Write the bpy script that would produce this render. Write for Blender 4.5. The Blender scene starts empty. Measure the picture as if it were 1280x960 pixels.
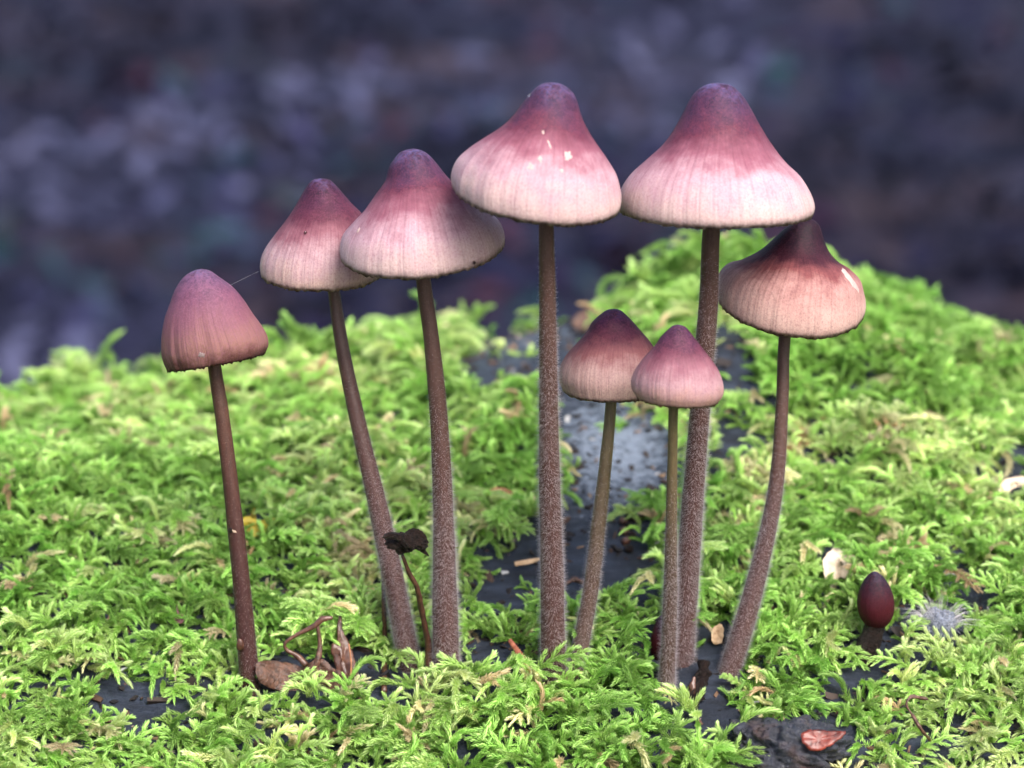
import bpy, math, random
import numpy as np
from mathutils import Vector, Matrix
from mathutils.bvhtree import BVHTree
random.seed(7); rng = np.random.default_rng(7)
R = math.radians
sc = bpy.context.scene
C = sc.collection

# ------------------------------------------------------------------ camera, sky, sun, exposure
S = 0.00015                     # metres per photo pixel (1280 wide) at the mushrooms
D = 0.60                        # camera distance to the mushrooms
PITCH = R(15)
CAM = Vector((0, -D*math.cos(PITCH), 0.2159))
cd = bpy.data.cameras.new('camera'); cam = bpy.data.objects.new('camera', cd); C.objects.link(cam)
cam.location = CAM; cam.rotation_euler = (R(90)-PITCH, 0, 0)
cd.sensor_width = 36; cd.lens = 36*D/(1280*S); cd.clip_start = 0.02; cd.clip_end = 400
cd.dof.use_dof = True; cd.dof.focus_distance = 0.602; cd.dof.aperture_fstop = 15.5
cd.dof.aperture_blades = 0
sc.camera = cam

SUN_EL, SUN_AZ = R(50), R(150)   # azimuth from +Y (away from the camera) towards +X
w = bpy.data.worlds.new('World'); sc.world = w; w.use_nodes = True
nt = w.node_tree; nt.nodes.clear()
sky = nt.nodes.new('ShaderNodeTexSky'); sky.sky_type = 'NISHITA'; sky.sun_disc = False
sky.sun_elevation = SUN_EL; sky.sun_rotation = SUN_AZ; sky.air_density = 1.0; sky.dust_density = 5.0; sky.ozone_density = 1.0
bg = nt.nodes.new('ShaderNodeBackground'); bg.inputs['Strength'].default_value = 0.10
wo = nt.nodes.new('ShaderNodeOutputWorld')
nt.links.new(sky.outputs[0], bg.inputs[0]); nt.links.new(bg.outputs[0], wo.inputs[0])
sl = bpy.data.lights.new('sun', 'SUN'); sun = bpy.data.objects.new('sun', sl); C.objects.link(sun)
sl.energy = 1.5; sl.angle = R(30); sl.color = (1.0, 0.975, 0.95)
sdir = Vector((math.sin(SUN_AZ)*math.cos(SUN_EL), math.cos(SUN_AZ)*math.cos(SUN_EL), math.sin(SUN_EL)))
sun.rotation_euler = sdir.to_track_quat('Z', 'Y').to_euler(); sun.location = sdir*3
sc.view_settings.view_transform = 'Standard'; sc.view_settings.look = 'None'
sc.view_settings.gamma = 1; sc.view_settings.exposure = 1.85
sc.render.engine = 'CYCLES'
sc.cycles.use_denoising = True
sc.cycles.max_bounces = 4; sc.cycles.diffuse_bounces = 3; sc.cycles.transmission_bounces = 4; sc.cycles.adaptive_threshold = .02; sc.cycles.caustics_reflective = False; sc.cycles.caustics_refractive = False; sc.cycles.transparent_max_bounces = 6

# ------------------------------------------------------------------ pixel helpers (a pixel gives a direction, Y or the log gives the depth)
cr = Vector((1, 0, 0)); cu = Vector((0, math.sin(PITCH), math.cos(PITCH))); cn = Vector((0, -math.cos(PITCH), math.sin(PITCH)))
def ray(px, py):
    return (-cn*D + cr*((px-640)*S) + cu*((480-py)*S))
def P(px, py, Y=0.0):
    d = ray(px, py); return CAM + d*((Y-CAM.y)/d.y)
def pix(p):                      # numpy (n,3) -> pixel x, y
    q = np.asarray(p, float) - np.array(CAM)
    dep = -(q @ np.array(cn)); k = D/dep/S
    return 640 + q[:, 0]*k, 480 - (q @ np.array(cu))*k
def pscale(Y): return S*(Y-CAM.y)/(-CAM.y)   # metres per pixel at depth Y

# ------------------------------------------------------------------ noise
_perm = np.random.default_rng(3).permutation(512)
def vnoise(x, y, seed=0):
    x = np.asarray(x, float)+seed*17.3; y = np.asarray(y, float)+seed*5.1
    xi = np.floor(x).astype(int); yi = np.floor(y).astype(int); fx = x-xi; fy = y-yi
    fx = fx*fx*(3-2*fx); fy = fy*fy*(3-2*fy)
    h = lambda a, b: _perm[(_perm[a & 511]+b) & 511]/511.0
    return (h(xi, yi)*(1-fx)+h(xi+1, yi)*fx)*(1-fy)+(h(xi, yi+1)*(1-fx)+h(xi+1, yi+1)*fx)*fy
def fbm(x, y, seed=0, o=4):
    s = 0; a = 1; t = 0
    for i in range(o):
        s = s+a*vnoise(np.asarray(x)*2**i, np.asarray(y)*2**i, seed+i); t += a; a *= .5
    return s/t-.5
def sstep(a, b, x):
    t = np.clip((np.asarray(x, float)-a)/(b-a), 0, 1); return t*t*(3-2*t)

# ------------------------------------------------------------------ mesh and material helpers
def mesh(name, verts, faces, mat, attrs=None, smooth=True):
    me = bpy.data.meshes.new(name); me.from_pydata([tuple(v) for v in verts], [], faces)
    if smooth: me.polygons.foreach_set('use_smooth', [True]*len(me.polygons))
    for k, v in (attrs or {}).items():
        v = np.asarray(v, np.float32)
        if v.ndim == 1: me.attributes.new(k, 'FLOAT', 'POINT').data.foreach_set('value', v)
        else: me.attributes.new(k, 'FLOAT_VECTOR', 'POINT').data.foreach_set('vector', v.ravel())
    if mat: me.materials.append(mat)
    me.update(); return me
def obj(name, verts, faces, mat, parent=None, origin=None, attrs=None, smooth=True, kind=None):
    if parent is not None: origin = Vector(parent['_o'])
    if origin is None:
        a = np.asarray([tuple(v) for v in verts]); origin = Vector((a[:, 0].mean(), a[:, 1].mean(), a[:, 2].min()))
    origin = Vector(origin)
    o = bpy.data.objects.new(name, mesh(name, [Vector(v)-origin for v in verts], faces, mat, attrs, smooth)); C.objects.link(o)
    if parent is None: o.location = origin
    else: o.parent = parent
    o['_o'] = list(origin)
    if kind: o['kind'] = kind
    return o
def thing(name, loc, label, cat, group=None):
    o = bpy.data.objects.new(name, None); C.objects.link(o); o.location = loc; o.empty_display_size = .005
    o['_o'] = list(loc)
    return tag(o, label, cat, group)
def tag(o, label, cat, group=None):
    o['label'] = label; o['category'] = cat
    if group: o['group'] = group
    return o

def lin(r, g, b):
    f = lambda c: (c/255/12.92 if c/255 <= .04045 else ((c/255+.055)/1.055)**2.4)
    return (f(r), f(g), f(b), 1)
class Mat:
    def __init__(s, name):
        s.m = bpy.data.materials.new(name); s.m.use_nodes = True; s.t = s.m.node_tree
        s.b = s.t.nodes['Principled BSDF']; s.out = s.t.nodes['Material Output']
    def n(s, typ, **kw):
        nd = s.t.nodes.new(typ)
        for k, v in kw.items():
            if k.startswith('i_'): nd.inputs[k[2:].replace('_', ' ')].default_value = v
            else: setattr(nd, k, v)
        return nd
    def l(s, a, b): s.t.links.new(a, b)
    def attr(s, name, typ='GEOMETRY'):
        a = s.n('ShaderNodeAttribute'); a.attribute_name = name; a.attribute_type = typ; return a
    def coord(s): return s.n('ShaderNodeTexCoord').outputs['Object']
    def noise(s, scale, detail=4, vec=None, rough=.55, dist=0):
        nd = s.n('ShaderNodeTexNoise'); nd.inputs['Scale'].default_value = scale; nd.inputs['Detail'].default_value = detail
        nd.inputs['Roughness'].default_value = rough; nd.inputs['Distortion'].default_value = dist
        s.l(vec if vec is not None else s.coord(), nd.inputs['Vector']); return nd.outputs['Fac']
    def ramp(s, fac, stops, interp='LINEAR'):
        nd = s.n('ShaderNodeValToRGB'); e = nd.color_ramp.elements; nd.color_ramp.interpolation = interp
        while len(e) < len(stops): e.new(.5)
        for el, (p, c) in zip(e, stops): el.position = p; el.color = c if len(c) == 4 else (*c, 1)
        s.l(fac, nd.inputs[0]); return nd.outputs[0]
    def mix(s, fac, a, b, blend='MIX'):
        nd = s.n('ShaderNodeMix', data_type='RGBA', blend_type=blend)
        for v, i in ((fac, nd.inputs[0]), (a, nd.inputs[6]), (b, nd.inputs[7])):
            if hasattr(v, 'is_output'): s.l(v, i)
            else: i.default_value = v
        return nd.outputs[2]
    def math(s, op, a, b=0.0, clamp=False):
        nd = s.n('ShaderNodeMath', operation=op, use_clamp=clamp)
        for v, i in ((a, nd.inputs[0]), (b, nd.inputs[1])):
            if hasattr(v, 'is_output'): s.l(v, i)
            else: i.default_value = v
        return nd.outputs[0]
    def bump(s, h, strength=.4, dist=.0003):
        nd = s.n('ShaderNodeBump'); nd.inputs['Strength'].default_value = strength; nd.inputs['Distance'].default_value = dist
        s.l(h, nd.inputs['Height']); s.l(nd.outputs[0], s.b.inputs['Normal']); return nd.outputs[0]
    def set(s, color=None, rough=None, spec=None, **kw):
        if color is not None:
            if hasattr(color, 'is_output'): s.l(color, s.b.inputs['Base Color'])
            else: s.b.inputs['Base Color'].default_value = color
        if rough is not None:
            if hasattr(rough, 'is_output'): s.l(rough, s.b.inputs['Roughness'])
            else: s.b.inputs['Roughness'].default_value = rough
        if spec is not None: s.b.inputs['Specular IOR Level'].default_value = spec
        for k, v in kw.items(): s.b.inputs[k.replace('_', ' ')].default_value = v
        return s

def simple(name, c1, c2, scale=900, rough=.6, bumpd=.0002, spec=.4, trans=0.0, bs=.5):
    m = Mat(name); f = m.noise(scale, 5, rough=.6)
    col = m.ramp(f, [(.3, c1), (.7, c2)]); m.set(col, rough, spec); m.bump(m.noise(scale*2.3, 4), bs, bumpd)
    if trans: translucent(m, col, trans)
    return m.m
def translucent(m, col, amount):
    tr = m.n('ShaderNodeBsdfTranslucent')
    if hasattr(col, 'is_output'): m.l(col, tr.inputs[0])
    else: tr.inputs[0].default_value = col
    mx = m.n('ShaderNodeMixShader'); mx.inputs[0].default_value = amount
    m.l(m.b.outputs[0], mx.inputs[1]); m.l(tr.outputs[0], mx.inputs[2]); m.l(mx.outputs[0], m.out.inputs['Surface'])

def catmull(pts, n):
    pts = [np.asarray(p, float) for p in pts]
    if len(pts) == 2: return [pts[0]+(pts[1]-pts[0])*i/(n-1) for i in range(n)]
    q = [2*pts[0]-pts[1]]+pts+[2*pts[-1]-pts[-2]]; out = []
    for i in range(n):
        u = i/(n-1)*(len(pts)-1); k = min(int(u), len(pts)-2); t = u-k
        a, b, c, d = q[k:k+4]
        out.append(.5*((2*b)+(-a+c)*t+(2*a-5*b+4*c-d)*t*t+(-a+3*b-3*c+d)*t**3))
    return out
def frames(pts):
    pts = [Vector(p) for p in pts]; out = []
    t0 = (pts[1]-pts[0]).normalized(); u = t0.orthogonal().normalized()
    for i, p in enumerate(pts):
        t = (pts[min(i+1, len(pts)-1)]-pts[max(i-1, 0)]).normalized()
        u = (u-t*u.dot(t)).normalized(); out.append((p, t, u, t.cross(u)))
    return out
def tube(pts, radii, seg=12, cap=True, flat=1.0, rough=0.0, seed=0):
    V = []; F = []; fr = frames(pts); n = len(fr)
    for i, (p, t, u, v) in enumerate(fr):
        for k in range(seg):
            a = 2*math.pi*k/seg; rr = radii[i]*(1+rough*float(fbm(i*.35, k*.8, seed, 2))*2)
            V.append(p+u*(math.cos(a)*rr)+v*(math.sin(a)*rr*flat))
    for i in range(n-1):
        for k in range(seg):
            F.append((i*seg+k, i*seg+(k+1) % seg, (i+1)*seg+(k+1) % seg, (i+1)*seg+k))
    if cap:
        V.append(fr[0][0]); V.append(fr[-1][0]); a = len(V)-2
        for k in range(seg):
            F.append((a, (k+1) % seg, k)); F.append((a+1, (n-1)*seg+k, (n-1)*seg+(k+1) % seg))
    return V, F

# ------------------------------------------------------------------ the forest floor behind and below
FLOOR = -0.58
m = Mat('forest_floor_soil')
co = m.coord()
f1 = m.noise(1.6, 5, co); f2 = m.noise(4.3, 4, co)
col = m.ramp(f1, [(.28, (.003, .003, .010)), (.45, (.006, .006, .018)), (.58, (.010, .010, .025)), (.75, (.009, .016, .023))])  # cool forest shade is put into these dark blue soil colours
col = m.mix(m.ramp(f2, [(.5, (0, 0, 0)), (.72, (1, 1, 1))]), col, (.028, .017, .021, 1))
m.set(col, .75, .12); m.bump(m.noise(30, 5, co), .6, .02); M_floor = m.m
def grid_floor():
    xs = np.concatenate([np.linspace(-60, -4, 12, endpoint=False), np.linspace(-4, 4, 60), np.linspace(4, 60, 13)[1:]])
    ys = np.concatenate([np.linspace(-40, -2, 8, endpoint=False), np.linspace(-2, 12, 100), np.linspace(12, 80, 14)[1:]])
    X, Y = np.meshgrid(xs, ys); Z = FLOOR+.10*fbm(X*.8, Y*.8, 4)+.05*fbm(X*4, Y*4, 9)
    Z -= .10*sstep(1.2, .5, np.abs(Y-.15))*sstep(1.6, .8, np.abs(X))
    V = np.stack([X, Y, Z], -1).reshape(-1, 3); nx = len(xs)
    F = [(j*nx+i, j*nx+i+1, (j+1)*nx+i+1, (j+1)*nx+i) for j in range(len(ys)-1) for i in range(nx-1)]
    o = obj('ground', V, F, M_floor, origin=(0, 0, 0)); o['kind'] = 'structure'; return o
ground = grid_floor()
def floor_z(x, y): return FLOOR+.10*float(fbm(x*.8, y*.8, 4))+.05*float(fbm(x*4, y*4, 9))
m = Mat('fallen_leaf_litter'); a = m.attr('hue'); col = m.ramp(a.outputs['Fac'], [(0, (.0015, .0015, .007)), (.28, (.006, .006, .026)), (.46, (.028, .009, .019)), (.60, (.008, .027, .034)), (.78, (.021, .021, .062)), (1, (.044, .047, .092))])  # leaf colours darkened and blued to carry the shade of the wood
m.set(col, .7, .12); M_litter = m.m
def leaf_litter():
    V = []; F = []; H = []
    for i in range(21000):
        y = .7+7.5*random.random()**1.2; x = random.uniform(-1, 1)*(1.1+.5*y)
        pn = float(fbm(x*3.2, y*1.7, 21, 3))-.09*x
        L = random.uniform(.010, .035); W = L*random.uniform(.3, .5); z = floor_z(x, y)+random.uniform(.002, .025)
        M = Matrix.Translation((x, y, z)) @ Matrix.Rotation(random.uniform(0, 6.28), 4, 'Z') @ Matrix.Rotation(random.gauss(0, .45), 4, 'X') @ Matrix.Rotation(random.gauss(0, .45), 4, 'Y')
        c = random.uniform(.1, .5)*W
        pts = [(-L, 0, 0), (-.3*L, W, c), (.4*L, .8*W, c), (L, 0, .3*c), (.4*L, -.8*W, c), (-.3*L, -W, c), (0, 0, 0)]
        b = len(V); V += [M @ Vector(p) for p in pts]; F += [(b+k, b+(k+1) % 6, b+6) for k in range(6)]
        h = min(.99, max(0, .42-.05+pn*4.2+random.gauss(0, .09))); H += [h]*7
    o = obj('leaf_litter', V, F, M_litter, origin=(0, 4, FLOOR), attrs={'hue': H}, kind='stuff')
    tag(o, 'dark fallen leaves blurred on the shaded forest floor behind the log', 'leaf litter')
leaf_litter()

# ------------------------------------------------------------------ the log
YC, LA, LB = .12, .32, .31
ZC = LB*(1-math.sqrt(1-(YC/LA)**2))
_sk = [(-900, -30), (-300, -25), (-40, -20), (30, -18), (170, -14), (300, -7), (470, 1), (560, 2), (640, 6), (700, 9), (760, 9), (860, 20), (960, 18), (1090, 10), (1200, 1), (1280, -10), (1400, -16), (1800, -25)]
_skx = np.array([(a-640)*.00021 for a, b in _sk]); _skz = np.array([b*.001 for a, b in _sk])
def hz(x, y):                    # height of the top of the log
    x = np.asarray(x, float); y = np.asarray(y, float)
    q = np.clip(1-((y-YC)/LA)**2, 0, 1)
    z = ZC-LB*(1-np.sqrt(q))
    z = z+np.interp(x, _skx, _skz)*sstep(.035, .16, y)*sstep(.42, .30, y)
    z = z+(.006*fbm(x*16, y*16, 2, 3)+.0016*fbm(x*90, y*60, 5, 3))*sstep(.0, .3, q)
    return z
def log_mesh():
    xs = np.concatenate([np.linspace(-.75, -.22, 20, endpoint=False), np.linspace(-.22, .24, 231), np.linspace(.24, .8, 21)[1:]])
    th = np.concatenate([np.linspace(-1.75, -1.05, 18, endpoint=False), np.linspace(-1.05, .85, 230), np.linspace(.85, 1.75, 20)[1:]])
    V = []; nx = len(xs)
    for t in th:
        y = YC+LA*math.sin(t)
        base = ZC-LB+LB*math.cos(t)
        if abs(t) < math.pi/2: z = hz(xs, np.full(nx, y))
        else: z = np.full(nx, base)
        V += [(x, y, zz) for x, zz in zip(xs, z)]
    F = [(j*nx+i, j*nx+i+1, (j+1)*nx+i+1, (j+1)*nx+i) for j in range(len(th)-1) for i in range(nx-1)]
    n = len(V); ym = [YC-LA, YC+LA]; nt_ = len(th)
    # underside reaching into the soil and the two sawn ends
    under = []
    for k, x in enumerate(xs): under.append((x, YC, FLOOR-.06))
    V += under
    for i in range(nx-1):
        F.append((i+1, i, n+i, n+i+1)); F.append(((nt_-1)*nx+i, (nt_-1)*nx+i+1, n+i+1, n+i))
    for e in (0, nx-1):
        c = len(V); V.append((xs[e], YC, ZC-LB)); loop = [j*nx+e for j in range(nt_)]+[n+e]
        for k in range(len(loop)):
            a, b = loop[k], loop[(k+1) % len(loop)]
            F.append((c, a, b) if e == 0 else (c, b, a))
    return V, F
m = Mat('wet_decaying_wood'); co = m.coord()
mp = m.n('ShaderNodeMapping'); mp.inputs['Scale'].default_value = (.35, 1, 1); m.l(co, mp.inputs[0])
g = m.noise(260, 6, mp.outputs[0], .6, .4)
col = m.ramp(g, [(.3, (.005, .007, .012)), (.5, (.014, .019, .032)), (.7, (.032, .042, .066))])
# whitish lichen crust: a stain with its own place on the wood
sep = m.n('ShaderNodeSeparateXYZ'); m.l(co, sep.inputs[0])
def blob(cx, cy, rx, ry):
    a = m.math('DIVIDE', m.math('SUBTRACT', sep.outputs[0], cx), rx); b = m.math('DIVIDE', m.math('SUBTRACT', sep.outputs[1], cy), ry)
    d = m.math('SQRT', m.math('ADD', m.math('MULTIPLY', a, a), m.math('MULTIPLY', b, b))); return m.math('SUBTRACT', 1.0, d, True)
LICH = []
lichen_nodes = (m, co, blob, col, g)
M_wood_builder = m
LV, LF = log_mesh()
bvh = BVHTree.FromPolygons([Vector(v) for v in LV], LF)
def hit(px, py):
    d = ray(px, py).normalized(); h = bvh.ray_cast(CAM, d, 5)
    if h[0] is None: return P(px, py, .2), Vector((0, 0, 1))
    n = h[1]
    if n.dot(d) > 0: n = -n
    return h[0], n
h1, h2, h3 = (hit(*q)[0]-Vector((0, YC, ZC-LB)) for q in ((775, 560), (705, 650), (660, 425)))
bl = m.math('MAXIMUM', blob(h1.x, h1.y, .028, .045), m.math('MULTIPLY', blob(h2.x, h2.y+.01, .016, .02), .6))
bl = m.math('MAXIMUM', bl, m.math('MULTIPLY', blob(h3.x, h3.y, .05, .05), .55))
ln = m.math('ADD', m.math('MULTIPLY', bl, .42), m.math('MULTIPLY', m.noise(520, 8, co, .8), 1.15))
lf = m.ramp(ln, [(.74, (0, 0, 0)), (.98, (1, 1, 1))])
col = m.mix(lf, col, (.17, .205, .26, 1))
m.set(col, m.ramp(m.noise(120, 3, co), [(.3, (.45,)*3), (.7, (.75,)*3)]), .3)
m.bump(m.math('ADD', m.noise(420, 6, mp.outputs[0], .7, .3), m.math('MULTIPLY', m.noise(1300, 6, co, .75), .6)), .9, .0012)
log = obj('log', LV, LF, m.m, origin=(0, YC, ZC-LB))
tag(log, 'large dark decaying log covered in green moss under the mushrooms', 'log')

# ------------------------------------------------------------------ mushrooms
def cap_material(name, stops, rim, streak=.5, rough=.62, bloom=.25):
    m = Mat(name)
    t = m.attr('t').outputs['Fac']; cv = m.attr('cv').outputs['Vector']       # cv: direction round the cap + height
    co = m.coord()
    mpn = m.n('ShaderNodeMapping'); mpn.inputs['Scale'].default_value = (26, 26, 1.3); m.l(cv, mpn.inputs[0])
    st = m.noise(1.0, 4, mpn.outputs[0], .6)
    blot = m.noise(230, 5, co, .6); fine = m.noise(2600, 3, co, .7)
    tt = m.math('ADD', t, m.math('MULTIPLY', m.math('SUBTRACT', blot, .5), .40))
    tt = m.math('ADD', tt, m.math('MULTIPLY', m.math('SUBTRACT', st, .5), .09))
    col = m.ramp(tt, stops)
    sm = m.math('MULTIPLY', m.math('SUBTRACT', st, .5), 2.2)
    sw = m.ramp(t, [(.3, (0, 0, 0)), (.7, (1, 1, 1))])
    dark = m.mix(m.math('MULTIPLY', m.math('MAXIMUM', m.math('MULTIPLY', sm, -1.0), 0.0), m.math('MULTIPLY', sw, streak), True), col, tuple(c*.45 for c in stops[2][1][:3])+(1,))
    # mottled apex
    mott = m.ramp(m.noise(700, 5, co, .7, 1.0), [(.40, (1, 1, 1)), (.58, (0, 0, 0))])
    aw = m.math('MULTIPLY', mott, m.ramp(t, [(.15, (1,)*3), (.60, (0, 0, 0))]))
    c2 = m.mix(aw, dark, tuple(c*.5 for c in stops[1][1][:3])+(1,))
    c2 = m.mix(m.math('MULTIPLY', m.math('SUBTRACT', fine, .45, True), 1.5), c2, tuple(min(1, c*1.7+.006) for c in stops[2][1][:3])+(1,))
    e = m.attr('edge').outputs['Fac']
    en = m.math('MULTIPLY', e, m.ramp(m.noise(900, 2, co), [(.3, (.35,)*3), (.6, (1,)*3)]))
    c3 = m.mix(en, c2, rim)
    m.set(c3, rough, .14, Subsurface_Weight=.12, Subsurface_Scale=.0025, Sheen_Weight=bloom, Sheen_Roughness=.5)
    m.b.inputs['Subsurface Radius'].default_value = (1.0, .5, .4); m.b.inputs['Sheen Tint'].default_value = (.75, .8, 1, 1)
    hgt = m.math('ADD', m.math('MULTIPLY', st, m.math('MULTIPLY', sw, 1.0)), m.math('MULTIPLY', m.noise(1500, 4, co, .7), .5))
    m.bump(hgt, .6, .00028)
    return m.m
CAPC = {  # bluish first stops: the cap's own bloom plus sky sheen painted at the apex
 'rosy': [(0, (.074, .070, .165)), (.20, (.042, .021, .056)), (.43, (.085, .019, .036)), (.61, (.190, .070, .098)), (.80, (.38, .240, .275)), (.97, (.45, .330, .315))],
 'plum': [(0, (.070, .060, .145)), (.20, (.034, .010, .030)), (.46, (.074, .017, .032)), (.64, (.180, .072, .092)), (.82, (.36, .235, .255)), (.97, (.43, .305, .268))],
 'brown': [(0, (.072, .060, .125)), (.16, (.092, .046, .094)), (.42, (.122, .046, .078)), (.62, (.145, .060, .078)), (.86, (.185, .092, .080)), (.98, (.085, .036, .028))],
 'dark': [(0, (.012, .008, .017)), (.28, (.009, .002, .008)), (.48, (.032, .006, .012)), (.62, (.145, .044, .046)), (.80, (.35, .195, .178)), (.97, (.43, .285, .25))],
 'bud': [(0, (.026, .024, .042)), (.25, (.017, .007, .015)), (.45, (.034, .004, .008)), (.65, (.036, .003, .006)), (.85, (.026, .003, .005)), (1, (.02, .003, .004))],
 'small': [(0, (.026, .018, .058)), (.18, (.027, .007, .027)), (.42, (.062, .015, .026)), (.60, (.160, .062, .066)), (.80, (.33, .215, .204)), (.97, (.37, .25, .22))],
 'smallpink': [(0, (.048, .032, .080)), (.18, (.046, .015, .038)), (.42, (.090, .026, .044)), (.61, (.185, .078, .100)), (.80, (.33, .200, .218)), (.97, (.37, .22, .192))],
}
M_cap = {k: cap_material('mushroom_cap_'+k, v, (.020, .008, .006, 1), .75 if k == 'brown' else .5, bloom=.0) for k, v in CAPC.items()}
def stem_material(name, top, low):
    m = Mat(name); a = m.attr('t').outputs['Fac']; co = m.coord()
    mp = m.n('ShaderNodeMapping'); mp.inputs['Scale'].default_value = (1, 1, .12); m.l(co, mp.inputs[0])
    f = m.noise(2400, 4, mp.outputs[0], .6)
    col = m.mix(a, top, low); col = m.mix(m.ramp(f, [(.35, (0, 0, 0)), (.7, (.55,)*3)]), col, tuple(min(1, c*.45) for c in low[:3])+(1,))
    col = m.mix(m.math('MULTIPLY', m.math('SUBTRACT', m.noise(4200, 2, co, .6), .55, True), 2.0), col, (.20, .14, .13, 1))
    m.set(col, .5, .35, Subsurface_Weight=.1, Subsurface_Scale=.001); m.bump(f, .4, .0002); return m.m
M_stem = stem_material('brown_stem', (.075, .040, .030, 1), (.060, .025, .022, 1))
M_stem1 = stem_material('dark_brown_stem', (.070, .031, .019, 1), (.036, .010, .009, 1))
M_stemg = stem_material('olive_stem', (.125, .100, .046, 1), (.068, .038, .028, 1))
m = Mat('stem_down_hairs'); m.set((.50, .45, .46, 1), .5, .3); translucent(m, (.80, .78, .82, 1), .55); M_hair = m.m
M_gill = simple('pale_gills', (.42, .28, .26, 1), (.60, .44, .40, 1), 1500, trans=.2)
M_scar = simple('pale_scar', (.30, .19, .18, 1), (.44, .33, .30, 1), 2500)

def arc_resample(pts, n):
    p = np.array(catmull(pts, 200)); d = np.r_[0, np.cumsum(np.linalg.norm(np.diff(p, axis=0), axis=1))]; u = np.linspace(0, 1, n)**1.0*d[-1]
    return np.stack([np.interp(u, d, p[:, k]) for k in range(p.shape[1])], 1)
STEMS = []
capbvh = {}
def mushroom(label, apex, L, Rr, sag, Y, mat, stem, widths, Yb, stem_mat, hair=(.35, 1.0), nh=5000, ribs=1.0, seed=1, name='mushroom'):
    """L and Rr: left and right outline of the cap in photo pixels, apex first, rim last; stem: centre line top to base."""
    r_ = np.random.default_rng(seed)
    Yb0, _ = hit(*stem[-1]); Yb_ = Yb0.y if Yb is None else Yb
    sp = [P(px, py, Y+(Yb_-Y)*(i/(len(stem)-1))) for i, (px, py) in enumerate(stem)]
    last = sp[-1]; zs = float(hz(last.x, last.y))
    if last.z > zs-.001: sp.append(Vector((last.x+(last.x-sp[-2].x)*.08, last.y, min(zs-.002, last.z-.002)))); widths = list(widths)+[widths[-1]]
    base = Vector((sp[-1].x, sp[-1].y, max(zs, sp[-1].z)))
    root = thing(name, base, label, 'mushroom', 'mushrooms growing on the mossy log')
    # cap rings
    N, A = 54, 176
    Lp = arc_resample([apex]+L, N+1)[1:]; Rp = arc_resample([apex]+Rr, N+1)[1:]
    k = pscale(Y); V = []; T = []; CV = []; E = []
    cen0 = P(*apex, Y); V.append(cen0); T.append(0); CV.append((0, 0, 0)); E.append(0)
    ang = np.linspace(0, 2*np.pi, A, endpoint=False)
    ca, sa = np.cos(ang), np.sin(ang)
    rib = fbm(ca*9+20, sa*9+20, seed, 3); rib2 = fbm(ca*3+5, sa*3+5, seed+9, 2)
    tooth = r_.random(A)
    rings = []
    for i in range(N):
        t = (i+1)/N; l = Lp[i]; q = Rp[i]; mid = (l+q)/2; rad = float(np.linalg.norm(q-l))/2; roll = math.atan2(q[1]-l[1], q[0]-l[0])
        e = math.asin(sag)*(.12+.88*t**3.2)
        rr = cr*math.cos(roll)-cu*math.sin(roll); uu = cr*math.sin(roll)+cu*math.cos(roll)
        ff = cn*math.cos(e)-uu*math.sin(e); up = uu*math.cos(e)+cn*math.sin(e)
        c = P(mid[0], mid[1], Y)
        wv = float(sstep(.35, .9, t)); lum = fbm(ca*2.2+3+t*4, sa*2.2+t*3, seed+3, 3)
        for j in range(A):
            r = rad*(1+(rib[j]*.035*ribs*wv+rib2[j]*.03*(1-abs(ca[j]))*t+lum[j]*.05*(1-wv)*(1-abs(ca[j])*.6)))
            z = 0.0
            if i == N-1: z = -(.4+2.6*tooth[j]**2+1.3*rib2[j])
            V.append(c+(rr*float(ca[j])+ff*float(sa[j]))*(r*k)+up*(z*k)); T.append(t); CV.append((ca[j], sa[j], t)); E.append(0 if i < N-2 else (.4 if i == N-2 else 1))
        rings.append((c, rr, ff, up, rad*k))
    F = [(0, 1+(j+1) % A, 1+j) for j in range(A)]
    for i in range(N-1):
        a, b = 1+i*A, 1+(i+1)*A
        F += [(a+j, a+(j+1) % A, b+(j+1) % A, b+j) for j in range(A)]
    F = [tuple(f) for f in F]
    outer = [v.copy() for v in V]
    capbvh[label] = BVHTree.FromPolygons(outer, F)
    # lip and inner lining
    nin = 12; off = len(V)
    for q in range(nin):
        i = N-1-int(q*(N-4)/(nin-1)); c, rr, ff, up, rd = rings[i]
        ri = rd*(.955 if q else .975)-.0004*min(1, q)
        ri = max(ri, rd*.55)
        for j in range(A): V.append(c+(rr*float(ca[j])+ff*float(sa[j]))*ri-up*(.0005*(1 if q else 0))); T.append(1); CV.append((ca[j], sa[j], 1)); E.append(.8 if q == 0 else .2)
    b = 1+(N-1)*A
    F += [(b+j, b+(j+1) % A, off+(j+1) % A, off+j) for j in range(A)]
    for q in range(nin-1):
        a, b = off+q*A, off+(q+1)*A; F += [(a+j, a+(j+1) % A, b+(j+1) % A, b+j) for j in range(A)]
    V.append(rings[3][0]); T.append(1); CV.append((0, 0, 1)); E.append(0); a = off+(nin-1)*A
    F += [(a+j, a+(j+1) % A, len(V)-1) for j in range(A)]
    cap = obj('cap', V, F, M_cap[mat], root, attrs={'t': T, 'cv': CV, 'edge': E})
    # gills: thin radial blades under the cap
    GV = []; GF = []
    sr = widths[0]*.5*k
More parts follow.
